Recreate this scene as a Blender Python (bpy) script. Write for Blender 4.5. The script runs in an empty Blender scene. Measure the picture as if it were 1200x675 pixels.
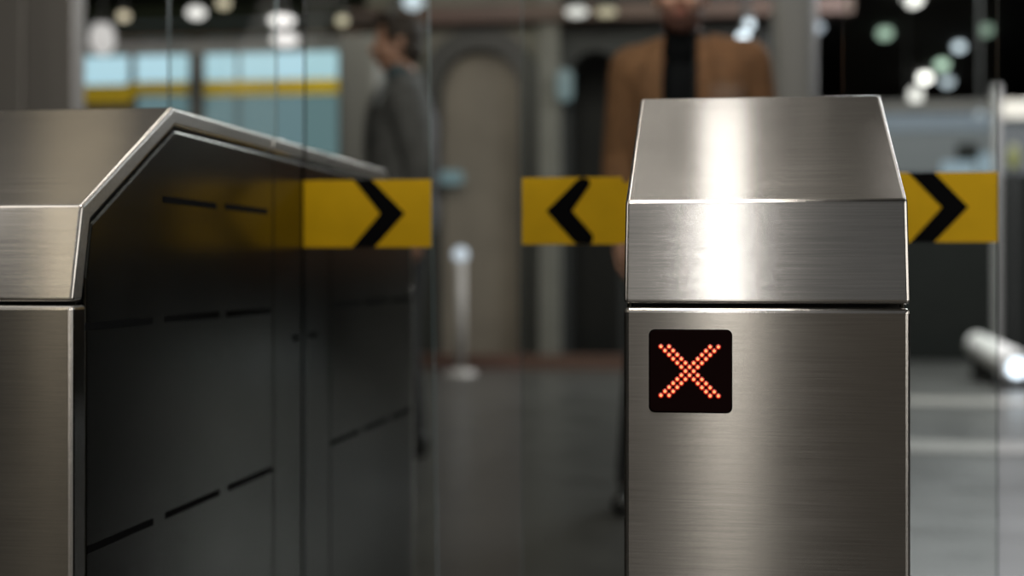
import bpy, bmesh, math, random
from mathutils import Vector, Matrix
random.seed(4)
sc = bpy.context.scene
C = sc.collection

# ------------------------------------------------------------------ camera maths
F = 1700.0; VPX = 852.0; HY = 318.0; HC = 0.75
TH = math.atan((VPX - 600) / F)
ST, CT = math.sin(TH), math.cos(TH)
def dep(x, y): return -x * ST + y * CT
def W(px, py, Y):
    """world point on the plane y=Y seen at pixel px,py"""
    X = Y * math.tan(math.atan((px - 600) / F) - TH)
    return Vector((X, Y, HC + (HY - py) * dep(X, Y) / F))
def WX(px, py, X):
    """world point on the plane x=X seen at pixel px,py"""
    Y = X / math.tan(math.atan((px - 600) / F) - TH)
    return Vector((X, Y, HC + (HY - py) * dep(X, Y) / F))

cam = bpy.data.cameras.new('camera')
cam.sensor_width = 36; cam.lens = F / 1200 * 36
cam.shift_y = -(337.5 - HY) / 1200
cam.dof.use_dof = True; cam.dof.focus_distance = 1.44; cam.dof.aperture_fstop = 2.7
cam.clip_start = 0.02
co = bpy.data.objects.new('camera', cam); C.objects.link(co)
co.location = (0, 0, HC); co.rotation_euler = (math.pi / 2, 0, TH)
sc.camera = co

# ------------------------------------------------------------------ materials
def newmat(name):
    m = bpy.data.materials.new(name); m.use_nodes = True
    nt = m.node_tree
    return m, nt, nt.nodes['Principled BSDF']
def N(nt, t, **k):
    n = nt.nodes.new(t)
    for a, b in k.items(): setattr(n, a, b)
    return n
def rgba(c): return (c[0], c[1], c[2], 1)
def mat(name, col, rough=.5, metal=0, var=.12, scale=6, stretch=(1, 1, 1), spec=.5, bump=0, coat=0):
    m, nt, b = newmat(name)
    tc = N(nt, 'ShaderNodeTexCoord'); mp = N(nt, 'ShaderNodeMapping'); mp.inputs['Scale'].default_value = stretch
    nz = N(nt, 'ShaderNodeTexNoise'); nz.inputs['Scale'].default_value = scale; nz.inputs['Detail'].default_value = 4
    nt.links.new(tc.outputs['Object'], mp.inputs[0]); nt.links.new(mp.outputs[0], nz.inputs['Vector'])
    rp = N(nt, 'ShaderNodeValToRGB')
    rp.color_ramp.elements[0].position = .3; rp.color_ramp.elements[1].position = .7
    rp.color_ramp.elements[0].color = rgba([c * (1 - var) for c in col]); rp.color_ramp.elements[1].color = rgba([min(1, c * (1 + var)) for c in col])
    nt.links.new(nz.outputs['Fac'], rp.inputs[0]); nt.links.new(rp.outputs[0], b.inputs['Base Color'])
    b.inputs['Roughness'].default_value = rough; b.inputs['Metallic'].default_value = metal
    b.inputs['Specular IOR Level'].default_value = spec; b.inputs['Coat Weight'].default_value = coat
    if bump:
        bp = N(nt, 'ShaderNodeBump'); bp.inputs['Strength'].default_value = bump; bp.inputs['Distance'].default_value = .01
        nt.links.new(nz.outputs['Fac'], bp.inputs['Height']); nt.links.new(bp.outputs[0], b.inputs['Normal'])
    return m
def emit(name, col, s, base=(.02, .02, .02)):
    m, nt, b = newmat(name)
    b.inputs['Base Color'].default_value = rgba(base); b.inputs['Roughness'].default_value = .3
    b.inputs['Emission Color'].default_value = rgba(col); b.inputs['Emission Strength'].default_value = s
    return m
def steel(name, col, rough, aniso, tangent, stretch, scratch=.0, rv=.10):
    """brushed stainless steel: fine grain stretched along one axis, highlight drawn out across it"""
    m, nt, b = newmat(name)
    L = nt.links.new
    tc = N(nt, 'ShaderNodeTexCoord'); mp = N(nt, 'ShaderNodeMapping'); mp.inputs['Scale'].default_value = stretch
    L(tc.outputs['Object'], mp.inputs[0])
    nz = N(nt, 'ShaderNodeTexNoise'); nz.inputs['Scale'].default_value = 1; nz.inputs['Detail'].default_value = 5; nz.inputs['Roughness'].default_value = .65
    L(mp.outputs[0], nz.inputs['Vector'])
    big = N(nt, 'ShaderNodeTexNoise'); big.inputs['Scale'].default_value = 7; big.inputs['Detail'].default_value = 3
    L(tc.outputs['Object'], big.inputs['Vector'])
    rp = N(nt, 'ShaderNodeMapRange'); rp.inputs['From Min'].default_value = .3; rp.inputs['From Max'].default_value = .7
    rp.inputs['To Min'].default_value = .85; rp.inputs['To Max'].default_value = 1.12
    L(nz.outputs['Fac'], rp.inputs['Value'])
    mx = N(nt, 'ShaderNodeVectorMath', operation='SCALE'); mx.inputs[0].default_value = col
    L(rp.outputs[0], mx.inputs['Scale']); L(mx.outputs[0], b.inputs['Base Color'])
    r1 = N(nt, 'ShaderNodeMath', operation='MULTIPLY_ADD'); r1.inputs[1].default_value = rv; r1.inputs[2].default_value = rough - rv / 2
    r2 = N(nt, 'ShaderNodeMath', operation='MULTIPLY_ADD'); r2.inputs[1].default_value = rv * 1.2; r2.inputs[2].default_value = -rv * .6
    L(nz.outputs['Fac'], r1.inputs[0]); L(big.outputs['Fac'], r2.inputs[0])
    r3 = N(nt, 'ShaderNodeMath', operation='ADD'); L(r1.outputs[0], r3.inputs[0]); L(r2.outputs[0], r3.inputs[1])
    L(r3.outputs[0], b.inputs['Roughness'])
    bp = N(nt, 'ShaderNodeBump'); bp.inputs['Strength'].default_value = .05; bp.inputs['Distance'].default_value = .0005
    L(nz.outputs['Fac'], bp.inputs['Height']); L(bp.outputs[0], b.inputs['Normal'])
    b.inputs['Metallic'].default_value = 1; b.inputs['Anisotropic'].default_value = aniso
    cx = N(nt, 'ShaderNodeCombineXYZ'); cx.inputs[0].default_value, cx.inputs[1].default_value, cx.inputs[2].default_value = tangent
    L(cx.outputs[0], b.inputs['Tangent'])
    return m

M = {}
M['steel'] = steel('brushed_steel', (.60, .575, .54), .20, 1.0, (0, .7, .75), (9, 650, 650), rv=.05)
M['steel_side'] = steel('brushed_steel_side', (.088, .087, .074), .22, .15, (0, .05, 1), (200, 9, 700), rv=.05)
M['rim'] = steel('steel_rim', (.46, .45, .42), .38, .2, (0, .7, .75), (200, 200, 200))
M['black'] = mat('black_gap', (.006, .006, .006), .7)
M['core'] = mat('dark_core', (.012, .012, .011), .6)
M['slotblack'] = mat('black_rubber', (.0015, .0015, .0015), .9, spec=.05)
M['display'] = mat('smoked_display_face', (.010, .002, .002), .5, spec=.08)
M['led'] = emit('lit_led', (1, .17, .065), 3.1)
M['ledglow'] = emit('led_halo', (1, .035, .012), .32)  # emissive colour imitates the red halo around each LED
M['yellow'] = mat('yellow_vinyl', (.74, .44, .006), .5, var=.05, scale=20, spec=.2)
M['chevron'] = mat('black_vinyl', (.003, .003, .0035), .8, spec=.06)
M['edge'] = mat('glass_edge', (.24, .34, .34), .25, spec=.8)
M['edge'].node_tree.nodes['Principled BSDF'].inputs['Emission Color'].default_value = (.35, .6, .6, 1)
M['edge'].node_tree.nodes['Principled BSDF'].inputs['Emission Strength'].default_value = .006  # slight emission added so the glass edges stand out
M['edge2'] = mat('glass_edge_dark', (.012, .016, .016), .2, spec=.5)
M['chrome'] = mat('polished_metal', (.6, .6, .6), .2, 1)

def glass(name, tint, refl):
    m, nt, b = newmat(name)
    nt.nodes.remove(b); out = nt.nodes['Material Output']
    tr = N(nt, 'ShaderNodeBsdfTransparent'); tr.inputs[0].default_value = rgba(tint)
    gl = N(nt, 'ShaderNodeBsdfGlossy'); gl.inputs['Roughness'].default_value = .03; gl.inputs[0].default_value = rgba((refl,) * 3)
    fr = N(nt, 'ShaderNodeFresnel'); fr.inputs['IOR'].default_value = 1.35
    nz = N(nt, 'ShaderNodeTexNoise'); nz.inputs['Scale'].default_value = 9; nz.inputs['Detail'].default_value = 3
    mu = N(nt, 'ShaderNodeMath', operation='MULTIPLY_ADD'); mu.inputs[1].default_value = .012; mu.inputs[2].default_value = .0
    ad = N(nt, 'ShaderNodeMath', operation='ADD')
    nt.links.new(nz.outputs['Fac'], mu.inputs[0]); nt.links.new(fr.outputs[0], ad.inputs[0]); nt.links.new(mu.outputs[0], ad.inputs[1])
    ms = N(nt, 'ShaderNodeMixShader')
    nt.links.new(ad.outputs[0], ms.inputs[0]); nt.links.new(tr.outputs[0], ms.inputs[1]); nt.links.new(gl.outputs[0], ms.inputs[2])
    nt.links.new(ms.outputs[0], out.inputs[0])
    return m
M['glass'] = glass('clear_flap_glass', (.95, .97, .95), .22)
M['glass_fix'] = glass('clear_screen_glass', (.97, .98, .97), .22)

# ------------------------------------------------------------------ mesh helpers
def obj(name, bm, m, parent=None, smooth=False, loc=None):
    me = bpy.data.meshes.new(name)
    bmesh.ops.recalc_face_normals(bm, faces=bm.faces)
    bm.to_mesh(me); bm.free()
    for x in (m if isinstance(m, (list, tuple)) else [m]): me.materials.append(x)
    if smooth: me.polygons.foreach_set('use_smooth', [True] * len(me.polygons))
    o = bpy.data.objects.new(name, me); C.objects.link(o)
    if parent: o.parent = parent
    if loc is not None: o.location = loc
    return o
def tag(o, label, cat, group=None):
    o['label'] = label; o['category'] = cat
    if group: o['group'] = group
    return o
def thing(name, label, cat, loc=(0, 0, 0), rotz=0, group=None):
    o = bpy.data.objects.new(name, None); C.objects.link(o); o.empty_display_size = .1
    o.location = loc; o.rotation_euler = (0, 0, rotz)
    return tag(o, label, cat, group)
def struct(name, bm, m, **k):
    o = obj(name, bm, m, **k); o['kind'] = 'structure'; return o
def box(bm, a, b):
    x0, x1 = sorted((a[0], b[0])); y0, y1 = sorted((a[1], b[1])); z0, z1 = sorted((a[2], b[2]))
    v = [bm.verts.new(p) for p in ((x0, y0, z0), (x1, y0, z0), (x1, y1, z0), (x0, y1, z0), (x0, y0, z1), (x1, y0, z1), (x1, y1, z1), (x0, y1, z1))]
    fs = [bm.faces.new([v[i] for i in q]) for q in ((0, 3, 2, 1), (4, 5, 6, 7), (0, 1, 5, 4), (1, 2, 6, 5), (2, 3, 7, 6), (3, 0, 4, 7))]
    return v, fs
def bbox(a, b, bev=0, seg=2):
    bm = bmesh.new(); box(bm, a, b)
    if bev: bmesh.ops.bevel(bm, geom=bm.edges[:], offset=bev, segments=seg, affect='EDGES', profile=.5)
    return bm
def prism(bm, pts, axis, a, b):
    """polygon pts (2-D) extruded along axis from a to b. axis x: pts=(y,z); y: pts=(x,z); z: pts=(x,y)"""
    def P(p, t): return {'x': (t, p[0], p[1]), 'y': (p[0], t, p[1]), 'z': (p[0], p[1], t)}[axis]
    v0 = [bm.verts.new(P(p, a)) for p in pts]; v1 = [bm.verts.new(P(p, b)) for p in pts]
    n = len(pts)
    fs = [bm.faces.new(v0), bm.faces.new(v1[::-1])]
    for i in range(n): fs.append(bm.faces.new((v0[i], v0[(i + 1) % n], v1[(i + 1) % n], v1[i])))
    return fs
def rrect(x0, z0, x1, z1, r, n=5):
    pts = []
    for cx, cz, a0 in ((x1 - r, z1 - r, 0), (x0 + r, z1 - r, 90), (x0 + r, z0 + r, 180), (x1 - r, z0 + r, 270)):
        for i in range(n + 1):
            a = math.radians(a0 + 90 * i / n); pts.append((cx + r * math.cos(a), cz + r * math.sin(a)))
    return pts
def bevel_all(bm, off, seg=2, ang=20):
    bmesh.ops.recalc_face_normals(bm, faces=bm.faces); bm.normal_update()
    es = [e for e in bm.edges if len(e.link_faces) == 2 and e.calc_face_angle(0) > math.radians(ang)]
    bmesh.ops.bevel(bm, geom=es, offset=off, segments=seg, affect='EDGES', profile=.5)
def cyl(bm, p0, p1, r0, r1=None, n=20):
    r1 = r0 if r1 is None else r1
    p0, p1 = Vector(p0), Vector(p1); d = p1 - p0
    q = d.to_track_quat('Z', 'Y').to_matrix().to_4x4(); q.translation = (p0 + p1) / 2
    bmesh.ops.create_cone(bm, cap_ends=True, segments=n, radius1=r0, radius2=r1, depth=d.length, matrix=q)
def ell(bm, c, r, rot=None, u=20, v=14):
    mt = Matrix.Translation(c) @ (rot.to_4x4() if rot else Matrix.Identity(4)) @ Matrix.Diagonal((*r, 1))
    bmesh.ops.create_uvsphere(bm, u_segments=u, v_segments=v, radius=1, matrix=mt)

# ------------------------------------------------------------------ ticket gates
Y0 = 1.45
XL, XR = W(731, 300, Y0).x, W(1067.5, 300, Y0).x
GW = XR - XL; GX = (XL + XR) / 2
XLG = W(85, 300, Y0).x                       # passage-side face of the other gate
YEND = WX(486, 300, XLG).y
GL = YEND - Y0
ZS = W(899, 356, Y0).z                       # seam between cabinet and hood
K0 = .024
ZK = W(899, 234.5, Y0 + K0).z
YT = WX(203, 130, XLG).y - Y0
ZT = W(891, 113.5, Y0 + YT).z
YS0 = WX(321, 300, XLG).y - Y0; YS1 = GL - YS0
YSL = GL / 2
print('gate', GW, GL, ZS, ZK, YT, ZT, YS0, XLG, XL)
H = GW / 2
OUT = [(0, ZS), (K0, ZK), (YT, ZT), (GL - YT, ZT), (GL - K0, ZK), (GL, ZS)]
def offset(poly, d):
    """inset of the hood outline, open at the bottom"""
    res = []; n = len(poly)
    def nrm(a, b):
        t = Vector((b[0] - a[0], b[1] - a[1])).normalized(); return Vector((t.y, -t.x))
    for i, p in enumerate(poly):
        if i == 0:
            n1 = nrm(poly[0], poly[1]); t = Vector(poly[1]) - Vector(poly[0]); q = Vector(p) + n1 * d
            q -= t * ((q.y - p[1]) / t.y); res.append((q.x, q.y))
        elif i == n - 1:
            n1 = nrm(poly[-2], poly[-1]); t = Vector(poly[-1]) - Vector(poly[-2]); q = Vector(p) + n1 * d
            q -= t * ((q.y - p[1]) / t.y); res.append((q.x, q.y))
        else:
            n1, n2 = nrm(poly[i - 1], p), nrm(p, poly[i + 1]); m = (n1 + n2).normalized()
            q = Vector(p) + m * (d / m.dot(n1)); res.append((q.x, q.y))
    return res
RIM = .023; GROOVE = .006
IN = offset(OUT, RIM); PAN = offset(OUT, RIM + GROOVE)
def ztop(y, poly):
    for (a, b), (c, d) in zip(poly, poly[1:]):
        if a <= y <= c: return b + (d - b) * (y - a) / (c - a)
    return ZS

def band(y0, y1):
    """hood band between two stations along the gate, as wide as the gate"""
    def cut(poly, ya, yb):
        pts = []
        if ya > 0: pts.append((ya, ztop(ya, poly)))
        pts += [p for p in poly if ya <= p[0] <= yb and not (ya > 0 and p[0] == ya)]
        if yb < GL: pts.append((yb, ztop(yb, poly)))
        return pts
    o = cut(OUT, y0, y1); i = cut(IN, y0, y1)
    bm = bmesh.new()
    prism(bm, o + i[::-1], 'x', -H, H)
    bevel_all(bm, .0042, 4, 12)
    bm.normal_update()
    for f in bm.faces: f.material_index = 1 if abs(f.normal.x) > .97 else 0; f.smooth = .03 < abs(f.normal.x) < .97
    return bm

def slot_bm(y0, z0, y1, z1, x, h):
    bm = bmesh.new()
    prism(bm, [(y0, z0 - h), (y1, z1 - h), (y1, z1 + h), (y0, z0 + h)], 'x', x - .002, x + .0006)
    return bm

def make_gate(label, display):
    g = thing('ticket_gate', label, 'ticket gate', group='ticket gates')
    EP = .034
    # lower cabinet: two end covers as wide as the gate and a dark chassis between the side panels
    for nm, ya, yb in (('front_cover', 0, EP), ('rear_cover', GL - EP, GL)):
        bm = bbox((-H, ya, 0), (H, yb, ZS - .004), .005, 3)
        obj(nm, bm, M['steel'], g)
    bm = bmesh.new(); box(bm, (-H + .008, EP - .01, .0), (H - .008, GL - EP + .01, ZS - .001))
    c = [(p[0], p[1]) for p in IN]
    c[0] = (c[0][0] + .001, ZS - .02); c[-1] = (c[-1][0] - .001, ZS - .02)
    prism(bm, c, 'x', -H + .008, H - .008)
    obj('chassis', bm, M['core'], g)
    obj('hood', band(0, YS0 - .0008), [M['steel'], M['rim']], g)
    obj('centre_cap', band(YS0 + .0008, YS1 - .0008), [M['steel'], M['rim']], g)
    obj('rear_hood', band(YS1 + .0008, GL), [M['steel'], M['rim']], g)
    # side panels: front, two narrow posts with the flap slot between them, rear
    SL = .011
    for s in (1, -1):
        xo = s * (H - .0010); xi = s * (H - .0075)
        def panel(nm, ya, yb, m):
            pts = [(ya, .02)]
            pts.append((ya, ztop(ya, PAN) if ya > PAN[0][0] + .001 else ZS - .001))
            if ya <= PAN[0][0] + .001: pts.append((max(ya, PAN[0][0]), ZS + .001))
            pts += [p for p in PAN if ya + .004 < p[0] < yb - .004 and p[1] > ZS + .01]
            if yb >= PAN[-1][0] - .001: pts.append((min(yb, PAN[-1][0]), ZS + .001)); pts.append((yb, ZS - .001))
            else: pts.append((yb, ztop(yb, PAN)))
            pts.append((yb, .02))
            q = []
            for p in pts:
                if not q or (Vector(p) - Vector(q[-1])).length > 1e-4: q.append(p)
            bm = bmesh.new(); prism(bm, q, 'x', xi, xo)
            bevel_all(bm, .0022, 2, 10)
            return obj(nm, bm, m, g)
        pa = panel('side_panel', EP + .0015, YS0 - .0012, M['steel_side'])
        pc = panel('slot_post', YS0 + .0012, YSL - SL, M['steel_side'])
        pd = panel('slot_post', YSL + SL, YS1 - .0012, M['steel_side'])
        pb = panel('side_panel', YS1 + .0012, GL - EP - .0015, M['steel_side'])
        # black ventilation slots, read off the photograph, mirrored on the rear panel
        rows = [((98, 382.5), (180, 376.5)), ((194, 373.5), (257, 369)), ((266, 368), (318, 364)),
                ((192, 234.5), (254, 240.5)), ((265, 242.5), (314, 247.5)),
                ((103, 645), (180, 611)), ((195, 605), (258, 576)), ((268, 572), (319, 550))]
        for (a, b) in rows:
            A = WX(a[0], a[1], XLG); B = WX(b[0], b[1], XLG)
            zz = (A.z + B.z) / 2
            for par, ya, yb in ((pa, A.y - Y0, B.y - Y0), (pb, GL - (A.y - Y0), GL - (B.y - Y0))):
                y_a, y_b = sorted((ya, yb))
                obj('vent_slot', slot_bm(y_a, zz, y_b, zz, s * (H - .0010) if s > 0 else -(H - .0010) + .0014, .0042), M['slotblack'], par)
        for par, ya, yb in ((pc, YSL - .06, YSL - .03), (pd, YSL + .03, YSL + .08)):
            zz = WX(345, 396, XLG).z
            obj('vent_slot', slot_bm(ya, zz, yb, zz, s * (H - .0010) if s > 0 else -(H - .0010) + .0014, .0042), M['slotblack'], par)
    # fixed glass screen standing on the centre cap, with two small clamps
    gs = pane_bm(-H + .047, H - .047, YSL - .005, YSL + .005, ZT + .001, 1.75)
    so = obj('glass_screen', gs, [M['glass_fix'], M['edge']], g)
    for s in (-1, 1):
        bm = bbox((s * (H - .047) - .011, YSL - .010, ZT), (s * (H - .047) + .011, YSL + .010, ZT + .012), .003)
        obj('glass_clamp', bm, M['chrome'], so)
    if display:
        A = W(761.5, 482, Y0) ; B = W(857, 387.5, Y0)
        x0, x1, z0, z1 = A.x - GX, B.x - GX, A.z, B.z
        dd = bmesh.new(); prism(dd, rrect(x0, z0, x1, z1, .0055, 6), 'y', -.0012, .004)
        bevel_all(dd, .0005, 2, 40)
        d = obj('display', dd, M['display'], g)
        fr = bmesh.new()
        o = rrect(x0 - .0010, z0 - .0010, x1 + .0010, z1 + .0010, .0060, 6); i = rrect(x0, z0, x1, z1, .0055, 6)
        for k in range(len(o)):
            k2 = (k + 1) % len(o)
            vs = [fr.verts.new((p[0], -.0006, p[1])) for p in (o[k], o[k2], i[k2], i[k])]
            fr.faces.new(vs)
        obj('gasket', fr, M['slotblack'], d)
        st = (x1 - x0) * 25.07 / 498.0
        cx, cz = (x0 + x1) / 2 + (x1 - x0) * (352 - 357) / 498, (z0 + z1) / 2
        lm = None
        pos = sorted({(r, c) for r in range(13) for c in (r, r + 2, 14 - r, 12 - r)})
        for r, c_ in pos:
            p = (cx + (c_ - 7) * st, -.0012, cz + (6 - r) * st)
            if lm is None:
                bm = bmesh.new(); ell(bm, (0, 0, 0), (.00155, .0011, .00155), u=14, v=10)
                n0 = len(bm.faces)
                cyl(bm, (0, -.0002, 0), (0, .0002, 0), .0028, n=18)  # flat glowing disc added as the halo behind the LED
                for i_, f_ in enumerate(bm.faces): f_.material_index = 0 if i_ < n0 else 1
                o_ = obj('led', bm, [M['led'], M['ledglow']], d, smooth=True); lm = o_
            else:
                o_ = lm.copy(); C.objects.link(o_); o_.parent = d
            o_.location = p
    return g

def pane_bm(x0, x1, y0, y1, z0, z1):
    bm = bmesh.new(); v, fs = box(bm, (x0, y0, z0), (x1, y1, z1))
    for i, f in enumerate(fs): f.material_index = 0 if i in (2, 4) else 1
    return bm

g1 = make_gate('brushed steel ticket gate with a red lit X on its front', True)
g1.location = (GX, Y0, 0)
g2 = make_gate('brushed steel ticket gate with slotted dark side panels beside the open passage', False)
g2.location = (XLG - H, Y0, 0)

# ------------------------------------------------------------------ glass flaps with yellow stickers
YF = Y0 + GL / 2
def flap(label, x_in, x_out, s, pz, chev, ragged=False, tilt=0):
    """x_in: hinge side inside the gate, x_out: free edge. chev=(x tip, x back) fractions"""
    g = thing('glass_flap', label, 'gate flap', (x_out, YF, 0), 0, 'glass gate flaps')
    xi = x_in - x_out
    a, b = sorted((0, xi))
    pb = pane_bm(a, b, -.006, .006, .0, 1.75)
    for v in pb.verts:      # the free edge is not quite upright
        if abs(v.co.x) < 1e-5: v.co.x += (v.co.z - .75) * math.tan(tilt)
    pb.normal_update()
    for f in pb.faces:
        if abs(f.normal.x) > .9 and abs(f.calc_center_median().x) > .05: f.material_index = 2
    pn = obj('glass_pane', pb, [M['glass'], M['edge'], M['edge2']], g)
    z0, z1, xs0, xs1 = pz
    bm = bmesh.new()
    if ragged:      # the torn end of the sticker beside the gate
        def edge(za, dirn):
            pts = []
            n = 22; x_a, x_b = xs0 + (xs1 - xs0) * .72, xs1
            for i in range(n + 1):
                t = i / n; pts.append((x_a + (x_b - x_a) * t, za + (dirn * random.uniform(.000, .012) if 0 < i < n else 0)))
            return pts
        pts = [(xs0, z0)] + edge(z0, 1) + edge(z1, -1)[::-1] + [(xs0, z1)]
    else: pts = [(xs0, z0), (xs1, z0), (xs1, z1), (xs0, z1)]
    pts = [(p[0] - x_out, p[1]) for p in pts]
    prism(bm, pts, 'y', -.0068, -.0061)
    stk = obj('sticker', bm, M['yellow'], g)
    pts = [(p[0] - x_out, p[1]) for p in chev]
    bm = bmesh.new(); prism(bm, pts, 'y', -.0074, -.00685)
    obj('chevron', bm, M['chevron'], stk)
    return g
def px(p): q = W(p[0], p[1], YF); return (q.x, q.z)
# left flap
z1, z0 = W(430, 211, YF).z, W(430, 290, YF).z
xl = W(346.5, 250, YF).x; xr = W(506.5, 250, YF).x
zm = (z0 + z1) / 2
def cx_(p): return W(p, 250, YF).x
flap('clear glass flap with yellow sticker, chevron pointing right, beside the dark slotted panels', XLG + .0008, xr + .001, -1, (z0, z1, XLG + .001, xr), 
     [(cx_(416), z1), (cx_(437), z1), (cx_(475.5), zm), (cx_(440), z0), (cx_(414), z0), (cx_(447), zm)], tilt=math.radians(-.9))
z1, z0 = W(672, 208, YF).z, W(672, 286.5, YF).z
zm = (z0 + z1) / 2
x612 = cx_(612.5)
flap('clear glass flap with torn yellow sticker, chevron pointing left', XL - .0008, x612 - .001, 1, (z0, z1, x612, XL - .001),
     [(cx_(678), z1 - .003), (cx_(683), z1), (cx_(691), z1 - .004), (cx_(692), z1 - .012), (cx_(671), zm), (cx_(696), z0 + .014), (cx_(695), z0 + .003), (cx_(690), z0), (cx_(675), z0 + .001), (cx_(641), zm)], ragged=True)
z1, z0 = W(1115, 202, YF).z, W(1115, 284, YF).z
zm = (z0 + z1) / 2
x1168 = cx_(1168)
flap('clear glass flap with yellow sticker right of the gate with the red X', XR + .0008, x1168 + .001, -1, (z0, z1, XR + .001, x1168),
     [(cx_(1064), z1), (cx_(1094), z1), (cx_(1134), zm), (cx_(1094), z0), (cx_(1066), z0), (cx_(1103), zm)])

# ------------------------------------------------------------------ people
def capsule(bm, p0, r0, p1, r1, sx=1, sy=1, n=18):
    """tapered capsule; sx, sy squash its section"""
    p0, p1 = Vector(p0), Vector(p1); d = p1 - p0
    q = d.to_track_quat('Z', 'Y').to_matrix()
    L = d.length; rings = []
    prof = []
    for i in range(5): a = math.pi / 2 * i / 4.0001; prof.append((-r0 * math.cos(a), max(r0 * math.sin(a), .0005)))
    for i in range(5): a = math.pi / 2 * (4 - i) / 4.0001; prof.append((L + r1 * math.cos(a), max(r1 * math.sin(a), .0005)))
    for z, r in prof:
        rings.append([bm.verts.new(p0 + q @ Vector((r * sx * math.cos(2 * math.pi * k / n), r * sy * math.sin(2 * math.pi * k / n), z))) for k in range(n)])
    for a, b in zip(rings, rings[1:]):
        for k in range(n): bm.faces.new((a[k], a[(k + 1) % n], b[(k + 1) % n], b[k]))
    bm.faces.new(rings[0][::-1]); bm.faces.new(rings[-1])
def remesh(bm, voxel, smooth=4, f=.5):
    me = bpy.data.meshes.new('tmp'); bmesh.ops.recalc_face_normals(bm, faces=bm.faces); bm.to_mesh(me); bm.free()
    o = bpy.data.objects.new('tmp', me); C.objects.link(o)
    r = o.modifiers.new('r', 'REMESH'); r.mode = 'VOXEL'; r.voxel_size = voxel
    if smooth: s = o.modifiers.new('s', 'SMOOTH'); s.iterations = smooth; s.factor = f
    dg = bpy.context.evaluated_depsgraph_get(); dg.update()
    out = bmesh.new(); out.from_mesh(o.evaluated_get(dg).to_mesh())
    bpy.data.objects.remove(o); bpy.data.meshes.remove(me)
    return out
def bent(bm, pts, rs, **k):
    for (a, ra), (b, rb) in zip(zip(pts, rs), list(zip(pts, rs))[1:]): capsule(bm, a, ra, b, rb, **k)
def hand(bm, wrist, down, out, fwd):
    """relaxed hand: palm, four unequal bent fingers and a thumb. down: along the fingers, out: back of the hand, fwd: thumb side"""
    w = Vector(wrist); D = Vector(down).normalized(); O = Vector(out).normalized(); Fd = Vector(fwd).normalized()
    for t in (-.026, -.009, .009, .026): capsule(bm, w + Fd * t * .6, .015, w + D * .085 + Fd * t, .0125)
    for t, L in ((.029, .066), (.010, .078), (-.010, .072), (-.028, .055)):
        b = w + D * .088 + Fd * t
        k1 = b + D * L * .48 - O * .006; k2 = k1 + D * L * .30 - O * .013; k3 = k2 + D * L * .18 - O * .014
        bent(bm, [b, k1, k2, k3], [.0098, .0090, .0082, .0072], n=12)
    b = w + D * .022 + Fd * .024 - O * .006; k1 = b + D * .030 + Fd * .022 - O * .008; k2 = k1 + D * .032 + Fd * .006 - O * .008; k3 = k2 + D * .018 - O * .004
    bent(bm, [b, k1, k2, k3], [.0135, .0115, .0100, .0085], n=12)
def head(bm, c, s=1.0):
    """c: centre of the skull at eye height, face towards -y"""
    c = Vector(c)
    def E(x, y, z, a, b, d): ell(bm, c + Vector((x, y, z)) * s, (a * s, b * s, d * s))
    E(0, .012, .030, .074, .093, .085); E(0, -.012, -.035, .064, .074, .082); E(0, -.040, -.088, .036, .034, .030)
    E(0, -.070, .026, .052, .020, .014)                       # brow
    for q in (-1, 1):
        E(q * .036, -.062, -.030, .024, .022, .022)           # cheek
        E(q * .077, .018, -.008, .008, .018, .031)            # ear
        E(q * .031, -.074, .004, .0135, .0125, .011)          # eyeball
        E(q * .031, -.079, .012, .017, .008, .005)            # lid
        E(q * .010, -.094, -.036, .009, .010, .008)           # nostril wing
    capsule(bm, c + Vector((0, -.082, .008)) * s, .008 * s, c + Vector((0, -.104, -.030)) * s, .0125 * s)
    E(0, -.086, -.059, .023, .011, .0065); E(0, -.083, -.070, .020, .011, .007)
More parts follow.
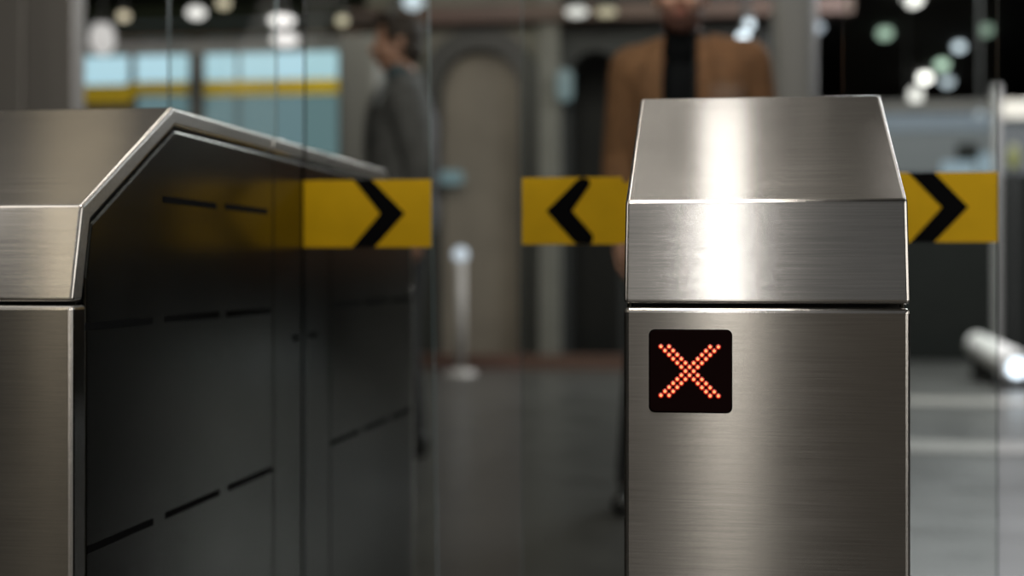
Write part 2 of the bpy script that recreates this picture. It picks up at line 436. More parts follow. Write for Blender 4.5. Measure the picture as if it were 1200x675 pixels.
def person(name_label, loc, rot, joints, mats, coat_open, hair_top=True, beard=False):
    p = thing('person', name_label, 'person', loc, rot)
    J = {k: Vector(v) for k, v in joints.items()}
    hc = J['head']
    bm = bmesh.new()
    head(bm, hc)
    capsule(bm, J['neck'] , .056, hc + Vector((0, .012, -.06)), .052)
    def torso(bm, g, bottom=0):
        capsule(bm, J['pelvis'] + Vector((-.075, 0, 0)), .105 + g, J['pelvis'] + Vector((.075, 0, 0)), .105 + g)
        capsule(bm, J['pelvis'] + Vector((0, 0, .0)), .125 + g, J['waist'], .118 + g, sx=1.18, sy=.88)
        capsule(bm, J['waist'], .118 + g, J['chest'], .125 + g, sx=1.25, sy=.9)
        for q in ('l', 'r'):
            sgn = 1 if q == 'l' else -1
            capsule(bm, J['chest'] + Vector((.05 * sgn, 0, .0)), .11 + g, J['sh_' + q] + Vector((-.045 * sgn, 0, -.025)), .072 + g)
            capsule(bm, J['neck'] + Vector((.01 * sgn, .01, -.02)), .052 + g * .5, J['sh_' + q] + Vector((-.02 * sgn, 0, .0)), .048 + g)
    def arms(bm, g, upto=1.0):
        for q in ('l', 'r'):
            s_, e, w = J['sh_' + q], J['el_' + q], J['wr_' + q]
            capsule(bm, s_, .054 + g, e, .042 + g); capsule(bm, e, .043 + g, e + (w - e) * upto, .029 + g * (1.15 if upto < 1 else 1))
    def legs(bm, g, upto=1.0):
        for q in ('l', 'r'):
            h, k, a = J['hip_' + q], J['kn_' + q], J['an_' + q]
            capsule(bm, h, .088 + g, k, .056 + g); capsule(bm, k, .057 + g, a + Vector((0, 0, .045 if g else 0)), .038 + g * 1.2)
            if g: capsule(bm, a + Vector((0, 0, .06)), .038 + g * 1.2, a + Vector((0, -.005, .015)), .040 + g * 1.2)
    torso(bm, 0); arms(bm, 0); legs(bm, 0)
    for q in ('l', 'r'):
        e, w = J['el_' + q], J['wr_' + q]; sgn = 1 if q == 'l' else -1
        hand(bm, w, (w - e).normalized() + Vector((0, 0, -.25)), (sgn, 0, 0), (0, -1, 0))
        a, t = J['an_' + q], J['toe_' + q]
        capsule(bm, a, .030, t, .016)
    body = obj('body', remesh(bm, .0055, 3), mats['skin'], p, smooth=True)
    # sweater with a turtleneck
    bm = bmesh.new(); torso(bm, .008); arms(bm, .008, .9)
    capsule(bm, J['neck'] + Vector((0, 0, -.02)), .066, hc + Vector((0, .014, -.115)), .0605)
    obj('sweater', remesh(bm, .009, 4), mats['sweater'], p, smooth=True)
    bm = bmesh.new(); legs(bm, .016)
    capsule(bm, J['pelvis'] + Vector((-.075, 0, -.01)), .118, J['pelvis'] + Vector((.075, 0, -.01)), .118)
    obj('trousers', remesh(bm, .011, 5), mats['trousers'], p, smooth=True)
    for q in ('l', 'r'):
        a, t = J['an_' + q], J['toe_' + q]
        bm = bmesh.new()
        fl = (t - a); fl.z = 0; fl.normalize()
        heel = Vector((a.x, a.y, .036)) - fl * .035
        capsule(bm, heel, .036, Vector((t.x, t.y, .034)), .034, n=16); capsule(bm, heel + Vector((0, 0, .03)), .038, Vector((a.x, a.y, .10)), .047)
        capsule(bm, Vector((a.x, a.y, .06)), .045, Vector((t.x, t.y, .036)) - fl * .05, .040)
        b2 = remesh(bm, .008, 3)
        for v in b2.verts: v.co.z = max(v.co.z, .002)
        obj('shoe', b2, mats['shoe'], p, smooth=True)
    # jacket / coat: open down the front
    bm = bmesh.new(); torso(bm, .024); arms(bm, .020, .97)
    hem = J['hem'].z
    for q, sgn in (('l', 1), ('r', -1)):
        capsule(bm, J['pelvis'] + Vector((.07 * sgn, .0, 0)), .135, Vector((J['pelvis'].x + .085 * sgn, J['pelvis'].y, hem + .1)), .135)
    b2 = remesh(bm, .009, 5)
    kill = []
    for f in b2.faces:
        c = f.calc_center_median()
        if c.z < hem: kill.append(f)
        elif coat_open and c.y < J['chest'].y - .03 and abs(c.x - J['neck'].x - coat_open(c.z)[0]) < coat_open(c.z)[1] and f.normal.y < .2: kill.append(f)
        elif (c - (J['neck'] + Vector((0, .0, .02)))).length < .075: kill.append(f)
    bmesh.ops.delete(b2, geom=kill, context='FACES')
    ct = obj('coat', b2, mats['coat'], p, smooth=True)
    sm = ct.modifiers.new('soft', 'SMOOTH'); sm.iterations = 6
    so = ct.modifiers.new('thick', 'SOLIDIFY'); so.thickness = .010; so.offset = 1
    if coat_open:       # collar and lapels follow the opening
        for sgn in (-1, 1):
            bm = bmesh.new()
            top = J['neck'] + Vector((sgn * .062, -.018, .030))
            pts = []
            for t in range(9):
                z = top.z - .46 * t / 8; w = coat_open(z)
                xx = J['neck'].x + w[0] + sgn * (w[1] + .004)
                wid = (.014 + .050 * math.sin(math.pi * min(1, t / 6.2)) ** .8) if t < 7 else .016
                yy = J['chest'].y - .165 if t > 3 else [top.y - .035, J['chest'].y - .115, J['chest'].y - .145, J['chest'].y - .158][t]
                pts.append((Vector((xx, yy, z)), Vector((xx + sgn * wid, yy + .010 + .25 * wid, z + .012))))
            bk = J['neck'] + Vector((sgn * .045, .055, .045))
            pts.insert(0, (bk, bk + Vector((sgn * .016, .012, -.045))))
            pts.insert(0, (J['neck'] + Vector((0, .072, .050)), J['neck'] + Vector((0, .088, 0))))
            va = [(bm.verts.new(a), bm.verts.new(b)) for a, b in pts]
            for a, b in zip(va, va[1:]): bm.faces.new((a[0], b[0], b[1], a[1]))
            lp = obj('lapel', bm, mats['coat'], ct, smooth=True)
            s2 = lp.modifiers.new('thick', 'SOLIDIFY'); s2.thickness = .008; s2.offset = 0
            ss = lp.modifiers.new('sub', 'SUBSURF'); ss.levels = 2; ss.render_levels = 2
    # hair: cap over the skull with a hairline
    bm = bmesh.new()
    ell(bm, hc + Vector((0, .022, .036)), (.081, .096, .090), u=28, v=20)
    ell(bm, hc + Vector((0, .055, -.02)), (.070, .058, .075), u=24, v=16)
    ell(bm, hc + Vector((.02, -.04, .100)), (.055, .05, .03), u=20, v=12)
    b2 = remesh(bm, .006, 3)
    kill = [f for f in b2.faces if (f.calc_center_median() - hc).y < -.048 and (f.calc_center_median() - hc).z < .072]
    bmesh.ops.delete(b2, geom=kill, context='FACES')
    obj('hair', b2, mats['hair'], p, smooth=True)
    if beard:
        bm = bmesh.new()
        ell(bm, hc + Vector((0, -.018, -.065)), (.064, .072, .060), u=24, v=16); ell(bm, hc + Vector((0, -.042, -.090)), (.040, .038, .034), u=24, v=16)
        b2 = remesh(bm, .005, 2); kill = []
        for f in b2.faces:
            c = f.calc_center_median() - hc
            if c.z > -.045 - .25 * max(0, .03 - abs(c.x)) + (.0 if c.y < -.03 else .02) or (abs(c.x) < .024 and -.079 < c.z < -.052 and c.y < 0): kill.append(f)
        bmesh.ops.delete(b2, geom=kill, context='FACES')
        obj('beard', b2, mats['beard'], p, smooth=True)
    for q in (-1, 1):
        bm = bmesh.new(); ell(bm, hc + Vector((q * .031, -.0795, .004)), (.0085, .0080, .0075), u=14, v=10)
        obj('eye', bm, mats['eye'], p, smooth=True)
    bm = bmesh.new()
    ell(bm, hc + Vector((0, -.0885, -.0595)), (.021, .0095, .0052), u=18, v=10); ell(bm, hc + Vector((0, -.0865, -.0695)), (.018, .0095, .006), u=18, v=10)
    obj('lips', bm, mats['lips'], p, smooth=True)
    return p

M['skin'] = mat('skin', (.44, .24, .165), .5, var=.08, scale=30)
M['hair'] = mat('dark_brown_hair', (.030, .020, .014), .6, scale=60, stretch=(3, 3, .6), bump=.4)
M['beard'] = mat('short_beard', (.13, .062, .045), .7, var=.4, scale=120)
M['lips'] = mat('lips', (.36, .13, .10), .45)
M['eye'] = mat('eye_brown', (.03, .018, .012), .15)
M['coat'] = mat('brown_wool', (.175, .083, .034), .85, var=.22, scale=34, bump=.25)
M['knit'] = mat('black_knit', (.004, .005, .0055), .9, scale=80, bump=.2, spec=.1)
M['trouser'] = mat('black_cloth', (.014, .014, .016), .8)
M['shoe'] = mat('black_leather', (.010, .010, .010), .35)
YM = 4.55
s_ = lambda p, q: W(p, q, YM)
base = s_(808, 600)
mx = base.x
def rel(p, q, dy=0): v = s_(p, q); return (v.x - mx, dy, v.z)
jm = dict(head=(-.026, -.010, 1.605), neck=(-.014, .012, 1.452), chest=(0, .01, 1.27), waist=(0, .0, 1.10), pelvis=(0, .01, .93),
          sh_r=(-.172, .015, 1.378), sh_l=(.172, .015, 1.392), el_r=(-.205, .035, 1.10), el_l=(.222, .04, 1.11),
          wr_r=(-.215, -.015, .885), wr_l=(.225, -.02, .88), hip_r=(-.09, .01, .90), hip_l=(.09, .01, .90),
          kn_r=(-.13, -.02, .49), kn_l=(.10, .02, .50), an_r=(-.175, .06, .085), an_l=(.11, .10, .085),
          toe_r=(-.205, -.10, .03), toe_l=(.125, -.06, .03), hem=(0, 0, .72))
person('bearded person in a brown coat over a black turtleneck facing the gates', (mx, YM, 0), 0, jm,
       dict(skin=M['skin'], sweater=M['knit'], trousers=M['trouser'], shoe=M['shoe'], coat=M['coat'], hair=M['hair'], beard=M['beard'], eye=M['eye'], lips=M['lips']),
       lambda z: (-.012, .047 + .02 * max(0, 1.35 - z)), beard=True)
# a second passer-by, seen from the side
M['greyjacket'] = mat('grey_cloth', (.10, .10, .10), .85, var=.2, scale=20)
M['bluecloth'] = mat('blue_cloth', (.06, .10, .12), .8)
YP = 5.8
b2_ = W(471, 500, YP)
jp = dict(head=(0, -.02, 1.60), neck=(0, .012, 1.45), chest=(0, .01, 1.27), waist=(0, .0, 1.10), pelvis=(0, .01, .93),
          sh_r=(-.165, .02, 1.37), sh_l=(.165, .02, 1.37), el_r=(-.20, .075, 1.12), el_l=(.20, .085, 1.12),
          wr_r=(-.19, .05, .90), wr_l=(.19, .06, .90), hip_r=(-.085, .01, .90), hip_l=(.085, .01, .90),
          kn_r=(-.09, -.05, .49), kn_l=(.09, .0, .49), an_r=(-.09, .0, .085), an_l=(.09, .04, .09),
          toe_r=(-.09, -.16, .03), toe_l=(.09, -.12, .03), hem=(0, 0, .86))
jp = {k: tuple(c * 1.05 for c in v) for k, v in jp.items()}
person('dim person in a grey jacket seen side-on beside the grey column', (b2_.x, YP, 0), math.radians(-80), jp,
       dict(skin=M['skin'], sweater=M['bluecloth'], trousers=M['trouser'], shoe=M['shoe'], coat=M['greyjacket'], hair=M['hair'], eye=M['eye'], lips=M['lips']), 
       lambda z: (0, .05))

# ------------------------------------------------------------------ setting
def floor_mat():
    m, nt, b = newmat('polished_stone_floor'); L = nt.links.new
    tc = N(nt, 'ShaderNodeTexCoord')
    br = N(nt, 'ShaderNodeTexBrick'); br.offset = 0; br.inputs['Scale'].default_value = 1
    br.inputs['Brick Width'].default_value = .9; br.inputs['Row Height'].default_value = .9; br.inputs['Mortar Size'].default_value = .006
    br.inputs['Color1'].default_value = (.060, .059, .055, 1); br.inputs['Color2'].default_value = (.050, .049, .046, 1); br.inputs['Mortar'].default_value = (.03, .03, .03, 1)
    L(tc.outputs['Object'], br.inputs['Vector'])
    nz = N(nt, 'ShaderNodeTexNoise'); nz.inputs['Scale'].default_value = 2.5; nz.inputs['Detail'].default_value = 6
    L(tc.outputs['Object'], nz.inputs['Vector'])
    mr = N(nt, 'ShaderNodeMapRange'); mr.inputs['To Min'].default_value = .75; mr.inputs['To Max'].default_value = 1.3
    L(nz.outputs['Fac'], mr.inputs['Value'])
    mx = N(nt, 'ShaderNodeMix', data_type='RGBA', blend_type='MULTIPLY'); mx.inputs[0].default_value = 1
    L(br.outputs['Color'], mx.inputs[6]); L(mr.outputs[0], mx.inputs[7]); L(mx.outputs[2], b.inputs['Base Color'])
    r = N(nt, 'ShaderNodeMapRange'); r.inputs['To Min'].default_value = .22; r.inputs['To Max'].default_value = .40
    L(nz.outputs['Fac'], r.inputs['Value']); L(r.outputs[0], b.inputs['Roughness'])
    return m
M['floor'] = floor_mat()
ZC = 3.6
bm = bmesh.new(); box(bm, (-12, -8, -.2), (10, 30, 0)); struct('floor', bm, M['floor'])
M['ceil'] = mat('dark_ceiling', (.055, .056, .054), .8)
bm = bmesh.new(); box(bm, (-12, -8, ZC), (10, 30, ZC + .2)); struct('ceiling', bm, M['ceil'])
M['wall'] = mat('grey_wall', (.16, .155, .145), .7)
M['walldark'] = mat('dark_wall', (.008, .009, .009), .6)
bm = bmesh.new(); box(bm, (-12.2, -8, 0), (-12, 30, ZC)); struct('wall_left', bm, M['wall'])
bm = bmesh.new(); box(bm, (10, -8, 0), (10.2, 30, ZC)); struct('wall_right', bm, M['walldark'])
bm = bmesh.new(); box(bm, (-12, 30, 0), (10, 30.2, ZC)); struct('wall_back', bm, M['walldark'])
bm = bmesh.new(); box(bm, (-12, -8.2, 0), (10, -8, ZC)); struct('wall_front', bm, M['wall'])

# arched stone wall beyond the passage
YA = 11.3
M['stone'] = mat('olive_stone', (.135, .128, .100), .55, var=.15, scale=3)
M['stone2'] = mat('warm_stone', (.17, .15, .115), .6, var=.2, scale=2)
M['archring'] = mat('dark_arch_stone', (.018, .019, .016), .5)
M['brown'] = mat('brown_panel', (.075, .038, .026), .5, var=.3, scale=3, stretch=(.3, 1, 4))
M['greymetal'] = mat('grey_metal_cladding', (.23, .225, .215), .38, .3, var=.14, scale=2, stretch=(9, 1, .2))
M['pilaster'] = mat('pale_pilaster', (.12, .115, .10), .5)
def arch_pts(cx, hw, zs, n=24): return [(cx + hw * math.cos(math.pi * i / n), zs + hw * math.sin(math.pi * i / n)) for i in range(n + 1)]
def arch_wall(xa, xb, cx, hw, zs, zt, y0, y1):
    bm = bmesh.new(); ar = arch_pts(cx, hw, zs)
    box(bm, (xa, y0, 0), (cx - hw, y1, zt)); box(bm, (cx + hw, y0, 0), (xb, y1, zt))
    for a, b in zip(ar, ar[1:]): prism(bm, [a, b, (b[0], zt), (a[0], zt)], 'y', y0, y1)
    return bm
xa = W(430, 0, YA).x; xm = W(634, 0, YA).x; xm2 = W(657, 0, YA).x; xb = W(905, 0, YA).x
c1 = W(563, 0, YA).x; hw1 = W(633, 0, YA).x - c1
zs1 = W(563, 35, YA).z - hw1
struct('wall_arch_left', arch_wall(xa, xm, c1, hw1, zs1, ZC, YA, YA + .4), M['stone'])
bm = bmesh.new()
hi = hw1 * .67
for i in range(24):
    o = arch_pts(c1, hw1 + .015, zs1); q = arch_pts(c1, hi, zs1)
    prism(bm, [o[i], o[i + 1], q[i + 1], q[i]], 'y', YA - .04, YA + .2)
for sgn in (-1, 1): box(bm, (c1 + sgn * hi, YA - .04, 0), (c1 + sgn * (hw1 + .015), YA + .2, zs1))
struct('trim_arch', bm, M['archring'])
bm = bmesh.new(); prism(bm, [(c1 - hi - .01, 0), (c1 + hi + .01, 0)] + arch_pts(c1, hi + .01, zs1), 'y', YA + .1, YA + .3); struct('wall_arch_infill', bm, M['stone2'])
bm = bmesh.new(); box(bm, (xm, YA - .12, 0), (xm2, YA + .4, ZC)); struct('pilaster_column', bm, M['pilaster'])
c2 = W(697, 0, YA).x; hw2 = W(727, 0, YA).x - c2
zs2 = W(697, 58, YA).z - hw2
struct('wall_arch_right', arch_wall(xm2, xb, c2, hw2, zs2, ZC, YA + .05, YA + .4), M['walldark'])
bm = bmesh.new(); box(bm, (xm2, YA + 1.0, 0), (xb, YA + 1.1, ZC)); struct('wall_alcove', bm, M['walldark'])
# brown fascia beam with lamps
A = W(600, 25, 11.1); B = W(600, 6, 11.1)
bm = bmesh.new(); box(bm, (W(405, 0, 11.1).x, 11.08, A.z), (W(1000, 0, 11.1).x, 11.3, B.z)); struct('beam_fascia', bm, M['brown'])
# base course and warm floor strip at the wall foot
bm = bmesh.new(); box(bm, (xa, YA - .25, 0), (xb, YA - .0, .10)); struct('baseboard_arch', bm, M['brown'])

# columns
bm = bmesh.new()
x0, x1 = W(398, 0, 8.6).x, W(446, 0, 8.6).x
prism(bm, rrect(x0, 8.55, x1, 8.85, .05), 'z', 0, W(420, 42, 8.6).z); struct('column_grey', bm, M['greymetal'])
bm = bmesh.new(); prism(bm, rrect(W(906, 0, 8).x, 8, W(958, 0, 8).x, 8.35, .06), 'z', 0, ZC); struct('column_pale', bm, M['greymetal'])
bm = bmesh.new()
xs = [W(p, 0, 5.2).x for p in (-90, 28, 84)]
box(bm, (xs[0], 5.2, 0), (xs[1] - .004, 5.32, ZC)); box(bm, (xs[1], 5.205, 0), (xs[2], 5.32, ZC))
bevel_all(bm, .006); M['leftcol'] = mat('grey_brown_panel', (.33, .315, .29), .42, .4, var=.1, scale=2, stretch=(6, 1, .2))
struct('column_clad', bm, M['leftcol'])

# carriage with lit windows
YC = 9.6
M['carbody'] = mat('dark_grey_carriage', (.10, .10, .10), .4, .4)
M['winlit'] = emit('lit_window', (.50, .78, .88), .85)
M['winlow'] = emit('lit_lower_window', (.26, .45, .49), .42)
M['stripe'] = mat('yellow_stripe', (.80, .56, .012), .5); 
car = thing('train_carriage', 'dark grey carriage with pale blue lit windows and a yellow band', 'train', (W(250, 0, YC).x, YC, 0))
ox = car.location.x
def crect(a, b, y): p, q = W(a[0], a[1], y), W(b[0], b[1], y); return (p.x - ox, q.z, q.x - ox, p.z)
r = crect((40, 48), (397.5, 300), YC)
bm = bmesh.new(); prism(bm, rrect(r[0], .12, r[2], r[3], .08), 'y', 0, 1.6); obj('carriage_body', bm, M['carbody'], car)
r = crect((40, 50), (404, 60), YC)
obj('cornice', bbox((r[0], -.03, r[1]), (r[2], .02, r[3]), .01), M['greymetal'], car)
for a, b, m in (((70, 64), (151, 99), 'winlit'), ((160, 62), (221, 99), 'winlit'), ((241, 61), (277, 97), 'winlit'), ((282, 60.5), (396, 97), 'winlit'),
                ((162, 112), (221, 190), 'winlow'), ((241, 111), (277, 190), 'winlow'), ((282, 111), (396, 190), 'winlow')):
    r = crect(a, b, YC)
    bm = bmesh.new(); prism(bm, rrect(r[0], r[1], r[2], r[3], .03), 'y', -.012, .01); obj('window', bm, M[m], car)
for a, b in (((70, 101.5), (156, 121)), ((156, 97), (221, 111)), ((241, 95.5), (396.5, 110))):
    r = crect(a, b, YC); obj('yellow_band', bbox((r[0], -.03, r[1]), (r[2], -.012, r[3])), M['stripe'], car)
for k in range(3):
    r = crect((90 + 110 * k, 300), (130 + 110 * k, 360), YC)
    bm = bmesh.new(); x = (r[0] + r[2]) / 2; cyl(bm, (x, .1, .2), (x, .25, .2), .2, n=28); obj('wheel', bm, M['core'], car)
# brown beams above the carriage
bm = bmesh.new(); A = W(100, 47, 9.0); B = W(420, 36, 9.0); box(bm, (A.x - 2, 9.0, A.z), (B.x, 9.15, B.z)); struct('beam_brown', bm, M['brown'])
bm = bmesh.new(); A = W(100, 28, 9.3); B = W(440, 19, 9.3); box(bm, (A.x - 2, 9.3, A.z), (B.x, 9.5, B.z)); struct('beam_grey', bm, M['greymetal'])
M['greenwall'] = mat('dark_green_panel', (.05, .065, .035), .6, scale=1.2, var=.5)
bm = bmesh.new(); box(bm, (-9, 14.8, 0), (W(700, 0, 14.8).x, 15, ZC)); struct('wall_beyond', bm, M['greenwall'])

# ------------------------------------------------------------------ lamps
EM = {}
def em(col, s):
    k = (col, s)
    if k not in EM: EM[k] = emit('lamp_glow', col, s)
    return EM[k]
def downlight(pxl, pyl, label, col, s, wpx, Y=None, group='lit ceiling downlights', hpx=None):
    """recessed or hung round lamp at the place in the hall where the photograph shows it"""
    if Y is None:               # on the ceiling
        Y = 20.0
        for _ in range(30):
            q = W(pxl, pyl, Y); Y *= (ZC - .05 - HC) / (q.z - HC)
    q = W(pxl, pyl, Y); d = dep(q.x, q.y); r = wpx / 2 * d / F
    hz = (hpx or wpx * .8) / 2 * d / F
    t = thing('ceiling_lamp', label, 'lamp', (q.x, q.y, q.z), 0, group)
    bm = bmesh.new(); ell(bm, (0, 0, 0), (r, r, hz), u=24, v=16); obj('bulb', bm, em(col, s), t, smooth=True)
    bm = bmesh.new(); cyl(bm, (0, 0, hz * .85), (0, 0, hz + .03), r * 1.05, r * .7, n=24)
    if ZC - q.z - hz > .05: cyl(bm, (0, 0, hz), (0, 0, ZC - q.z), .012, n=8)
    obj('fitting', bm, M['core'], t, smooth=False)
WHT, COOL, GRN, WRM, ORG = (1, .97, .93), (.78, .90, 1), (.62, .85, .68), (1, .88, .62), (1, .62, .38)
for a in ((1037, 39, 'greenish lamp on the dark ceiling above the sloped hood of the red X gate', GRN, .9, 17),
          (958, 32, 'cool round lamp beside the pale column, behind the glass edge', COOL, .8, 14),
          (1070, -1, 'white lamp at the top edge of the picture over the red X gate', WHT, 2.2, 22),
          (1124, 55, 'cool lamp alone below the dark ceiling at upper right', COOL, 1.6, 13),
          (1104, 76, 'greenish white lamp above the brightest pair', GRN, 1.5, 15),
          (1084, 91, 'brightest white lamp just above the tall white glow', WHT, 4, 15),
          (1110, 96, 'cool grey-blue lamp right of the brightest white one', COOL, 1.1, 14),
          (1155, 35, 'dim greenish lamp beside the right flap\'s glass edge', GRN, .45, 18),
          (876, 29, 'upper bluish lamp of the pair above the person\'s shoulder', COOL, 1.9, 15, 9.5),
          (871, 43, 'lower bluish lamp of the pair above the person\'s shoulder', COOL, 2.6, 14, 9.3),
          (230, 15, 'white lamp on the beam above the carriage, between two yellowish ones', WHT, 1.2, 22, 9.25, None, 14),
          (262, 4, 'yellowish lamp at the top edge above the carriage', WRM, .7, 16, 9.25),
          (145, 19, 'yellow-green lamp above the leftmost carriage window', WRM, .75, 14, 9.25),
          (330, 24, 'upper of two white lamps above the widest carriage window', WHT, 1.6, 30, 8.95, None, 13),
          (334, 46, 'lower of two white lamps above the widest carriage window', WHT, 1.0, 32, 8.9, None, 16),
          (401, 24, 'yellowish lamp over the grey column', WRM, .7, 14, 8.7),
          (484, 2, 'cool white lamp at the top edge over the side-on person', COOL, .9, 24, 9.0),
          (466, 55, 'small cool lamp by the head of the side-on person', COOL, .55, 12, 8.0),
          (460, 22, 'peach lamp over the side-on person', ORG, .5, 16, 9.0),
          (676, 14, 'white lamp on the brown beam over the dark arch', WHT, 1.0, 26, 10.95, None, 11),
          (711, 14, 'yellowish lamp on the brown beam over the dark arch', WRM, .6, 24, 10.95, None, 10),
          (120, 45, 'large hazy white lamp at the end of the carriage roof', WHT, .55, 30, 9.0, None, 40),
          (1062, 190, 'orange lamp at the edge of the red X gate', ORG, 1.0, 13, 14),
          (1148, 134, 'pale lamp in front of the kiosk fascia', COOL, .4, 12, 11.5)):
    p = list(a); ht = p[8] if len(p) > 8 else None; yy = p[6] if len(p) > 6 else None
    downlight(p[0], p[1], p[2], p[3], p[4], p[5], yy, 'lit lamps in the hall', ht)
# tall hanging tube lamp
q = W(1073, 115, 18.5); d = dep(q.x, q.y)
t = thing('pendant_lamp', 'tall white glowing tube lamp hanging beyond the red X gate', 'lamp', q)
bm = bmesh.new(); cyl(bm, (0, 0, -.10), (0, 0, .12), .075, n=24); bevel_all(bm, .03, 3, 50); obj('lamp_tube', bm, em(WHT, 1.5), t, smooth=True)
bm = bmesh.new(); cyl(bm, (0, 0, .12), (0, 0, ZC - q.z), .012, n=8); obj('lamp_rod', bm, M['core'], t)
# slim lamp post in the passage
q = W(540, 436, 10.4)
t = thing('lamp_post', 'slim pale post with a round white lamp in the passage gap', 'lamp', (q.x, q.y, 0))
zt = W(540, 298, 10.4).z
M['palepost'] = mat('pale_painted_post', (.32, .31, .29), .5)
bm = bmesh.new(); cyl(bm, (0, 0, .03), (0, 0, zt - .04), .034, n=20); obj('post', bm, M['palepost'], t, smooth=True)
bm = bmesh.new(); ell(bm, (0, 0, zt), (.055, .055, .055)); obj('lamp_globe', bm, em(COOL, .75), t, smooth=True)
bm = bmesh.new(); cyl(bm, (0, 0, 0), (0, 0, .03), .12, .10, n=24); obj('post_base', bm, M['palepost'], t)
q = W(530, 208, YA - .03)
bm = bmesh.new(); prism(bm, rrect(-.09, -.05, .09, .05, .03), 'y', -.02, .02)  # small emissive plate for a blue-green spot
tag(obj('glow_plate', bm, em((.45, .75, .8), .22), None, loc=(q.x, YA - .06, q.z)), 'small dim blue-green glowing plate on the stone infill', 'lamp')
q = W(658, 95, 10.9)
bm = bmesh.new(); prism(bm, rrect(-.06, -.12, .06, .12, .05), 'y', -.03, .03)
tag(obj('wall_sign', bm, em((.45, .72, .80), .20), None, loc=(q.x, YA - .16, q.z)), 'pale blue-green lit panel on the pilaster edge', 'sign')

# kiosk on the right: dark base, blue-grey glazing, pale fascia
YK = 12.5
kx = W(1120, 0, YK).x
kk = thing('kiosk', 'dark kiosk with blue-grey glazing and a pale roof edge behind the right flap', 'kiosk', (kx, YK, 0))
def kr(a, b, y=YK): p, q = W(a[0], a[1], y), W(b[0], b[1], y); return (p.x - kx, q.z, q.x - kx, p.z)
M['kbase'] = mat('black_kiosk_base', (.008, .009, .008), .8, spec=.1)
M['kglass'] = emit('blue_grey_glazing', (.33, .42, .52), .34)
M['kglass2'] = emit('grey_green_glazing', (.34, .38, .40), .26)
M['kglow'] = emit('pale_blue_panel', (.45, .62, .75), .5)
M['fascia'] = mat('cream_fascia', (.52, .49, .42), .6)
M['tan'] = mat('dark_tan_fascia', (.05, .045, .038), .6)
r = kr((975, 205), (1330, 320)); obj('counter', bbox((r[0], 0, 0.0), (r[2], 1.5, r[3]), .02), M['kbase'], kk)
r = kr((985, 133), (1165, 152)); obj('glazing', bbox((r[0], .02, r[1]), (r[2], .08, r[3])), M['kglass'], kk)
r = kr((985, 153), (1165, 204)); obj('glazing', bbox((r[0], .05, r[1]), (r[2], .10, r[3])), M['kglass2'], kk)
r = kr((1172, 140), (1330, 204)); obj('glazing', bbox((r[0], .05, r[1]), (r[2], .10, r[3])), M['kglass2'], kk)
r = kr((1163, 100), (1173, 210)); obj('post', bbox((r[0], -.02, 0.05), (r[2], .12, r[3]), .01), M['greymetal'], kk)
r = kr((985, 120), (1163, 131)); obj('roof_edge', bbox((r[0], -.02, r[1]), (r[2], 1.5, r[3]), .01), M['tan'], kk)
r = kr((1173, 118), (1330, 138)); obj('roof_edge', bbox((r[0], -.06, r[1]), (r[2], 1.5, r[3]), .01), M['fascia'], kk)['label'] = 'cream roof edge'
r = kr((1104, 189), (1142, 206)); obj('lit_panel', bbox((r[0], -.0, r[1]), (r[2], .06, r[3])), M['kglow'], kk)
r = kr((1147, 180), (1162, 206)); obj('lit_panel', bbox((r[0], -.0, r[1]), (r[2], .06, r[3])), M['kglow'], kk)
r = kr((1122, 168), (1148, 187)); obj('dark_opening', bbox((r[0], .02, r[1]), (r[2], .06, r[3])), M['kbase'], kk)
q = W(1188, 183, 11.8)
# passer-by's hi-vis coloured cloth would be guesswork: an invented glowing stand marks the yellow-green spot instead
t = thing('glow_stand', 'made-up yellow-green glow on a stand beside the kiosk post', 'lamp', (q.x, q.y, 0))
bm = bmesh.new(); ell(bm, (0, 0, q.z), (.045, .045, .10)); obj('glow_head', bm, em((.42, .45, .08), .4), t, smooth=True)
bm = bmesh.new(); cyl(bm, (0, 0, .02), (0, 0, q.z - .08), .02, n=12); cyl(bm, (0, 0, 0), (0, 0, .02), .14, n=20); obj('stand', bm, M['core'], t)
# pale tubular lamp with a round lit end, low over the floor
q = W(1190, 430, 9.6)
A = W(1192, 431, 9.6)
t = thing('floor_light', 'pale tubular floor light with a round lit white end, right of the red X gate', 'lamp', (A.x, A.y, 0))
M['pale'] = mat('pale_enamel', (.50, .49, .47), .35)
bm = bmesh.new(); cyl(bm, (0, .02, .145), (-.10, .9, .24), .10, .085, n=28); bevel_all(bm, .01, 2, 50); obj('light_tube', bm, M['pale'], t, smooth=True)
bm = bmesh.new(); cyl(bm, (.004, -.005, .132), (.0, .015, .135), .058, n=28); obj('lens', bm, em(COOL, 3), t)
bm = bmesh.new(); box(bm, (-.12, .05, 0), (.1, .12, .06)); box(bm, (-.16, .7, 0), (-.0, .77, .15)); obj('support', bm, M['core'], t)
# floor bands across the hall on the right
M['band'] = mat('pale_floor_band', (.17, .16, .145), .4)
for i, (a, b) in enumerate(((462, 470), (511, 524))):
    ya = HC * F / (b - HY); yb = HC * F / (a - HY)
    bm = bmesh.new(); box(bm, (.15, ya, .0), (8, yb, .004)); struct('trim_floor_%d' % (i + 1), bm, M['band'])

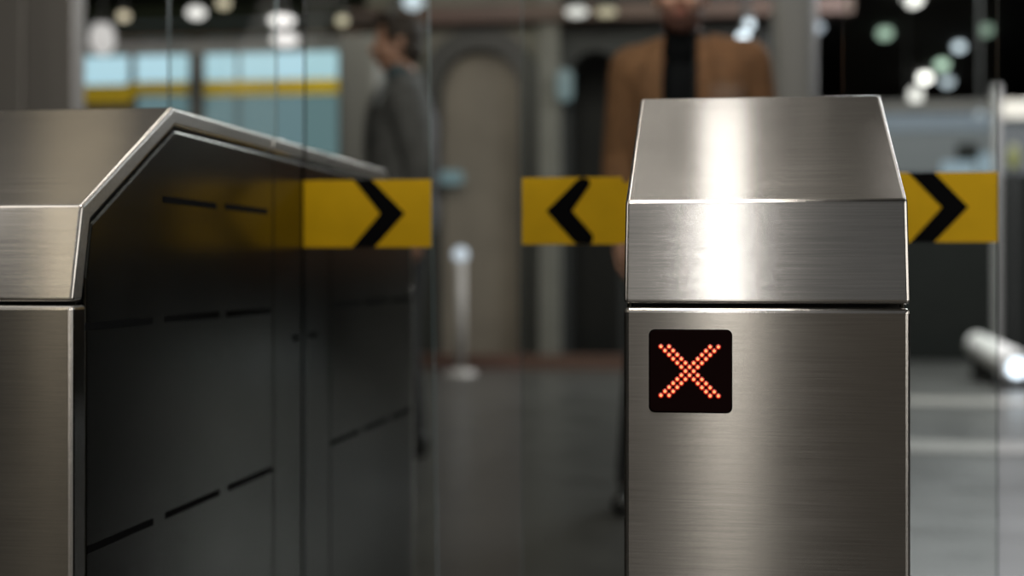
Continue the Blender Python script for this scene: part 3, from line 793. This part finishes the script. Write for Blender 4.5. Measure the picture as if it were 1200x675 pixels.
# ------------------------------------------------------------------ lights
def area(name, loc, tgt, size, power, col, sy=None):
    l = bpy.data.lights.new(name, 'AREA'); l.energy = power; l.color = col; l.size = size
    if sy: l.shape = 'RECTANGLE'; l.size_y = sy
    o = bpy.data.objects.new(name, l); C.objects.link(o); o.location = loc
    o.rotation_euler = (Vector(tgt) - Vector(loc)).to_track_quat('-Z', 'Y').to_euler()
    return o
area('key_behind', (.0, -3.2, 1.0), (0, 1.5, .8), .16, 2.0, (1, .94, .84), 1.5)
area('ceiling_strip', (-.03, -4.0, 3.55), (-.03, -4.0, 0), .14, 15, (1, .99, .98), 2.2)
area('ceiling_strip_left', (-3.40, -3.5, 3.55), (-3.40, -3.5, 0), .14, 4.5, (1, .86, .62), 2.2).rotation_euler = (0, 0, math.radians(-23.7))
area('key_left', (-2.86, -3.0, 1.2), (-.8, 1.5, .8), .12, .4, (1, .86, .64), 1.5)
area('edge_right', (2.6, -1.4, 1.5), (-.3, 1.5, .8), .5, 8, (1, .95, .88), 1.2)  # added unseen light that brightens the bevelled front edges
area('edge_side_right', (2.6, .45, 1.7), (0, .9, .9), 2.6, 26, (1, .96, .90), 1.5)  # unseen panel added for bright upright edges on the hoods
area('edge_top_right', (1.35, 3.8, 3.5), (1.0, 3.4, 0), 1.2, 12, (1, .96, .92), 1.8)  # unseen, added to draw bright lines along the sloped edges
area('edge_left', (-1.0, 1.2, 1.45), (.1, 1.5, .8), .3, 2.5, (1, .95, .88), 1.2)  # unseen, added to lift the left edge of the red X gate
area('fill_behind', (.3, -6.5, 1.6), (0, 1.5, .8), 7, 4.2, (1, .81, .61), 2.6)  # broad unseen fill added for the steel fronts
area('ceiling_fill', (-.5, -4.2, 3.57), (-.5, -4.2, 0), 8, 16, (.95, .98, 1), 3)  # unseen overhead fill added to lift the hood fronts
area('ceiling_wash', (-.01, 3.3, 3.5), (-.01, 3.3, 0), .14, 1.7, (1, .97, .94), .7)
area('ceiling_glow', (-1.2, 2.9, 3.55), (-1.2, 2.9, 0), 5, 5, (1, .93, .82), 2.2)  # added unseen panel for the hood slopes to reflect
area('slope_left', (-2.25, 3.5, 3.5), (-2.25, 3.5, 0), .14, .55, (1, .84, .58), 1.3)  # unseen, added for the warm sheen on the left slope
area('hall_wash_left', (-4.6, 7.0, 3.4), (-4.2, 9.6, 1.6), 2, 30, (1, .96, .88), 1)  # added unseen light to brighten the carriage and its band
area('flap_wash', (-.2, .9, 3.3), (-.3, 2.24, .8), .7, 29, (1, .95, .88), .5)  # unseen light added to brighten the flap stickers
area('hall_wash', (-1.2, 8.2, 3.45), (-1.0, 11.3, 1.2), 3, 70, (1, .95, .84), 1.2)  # unseen light added to brighten the arched wall
area('hall_floor', (-.8, 6.8, 3.5), (-.8, 6.8, 0), 3, 5, (1, .95, .86), 3)  # added unseen light for the floor beyond the passage
area('hall_wash_right', (2.2, 9.5, 3.5), (2.2, 9.5, 0), 3, 430, (.95, .97, 1), 4)  # unseen light added to brighten the right-hand floor
area('person_wash', (-.82, 3.2, 3.3), (-.2, 4.6, 1.2), .8, 26, (1, .93, .84), .8)  # added unseen light to brighten the coated person
w = bpy.data.worlds.new('world'); sc.world = w; w.use_nodes = True
w.node_tree.nodes['Background'].inputs[0].default_value = (.5, .48, .45, 1); w.node_tree.nodes['Background'].inputs[1].default_value = .1
sc.view_settings.view_transform = 'Standard'
sc.view_settings.look = 'None'
sc.cycles.max_bounces = 8; sc.cycles.transparent_max_bounces = 16; sc.cycles.caustics_reflective = False; sc.cycles.caustics_refractive = False
sc.cycles.sample_clamp_indirect = 4
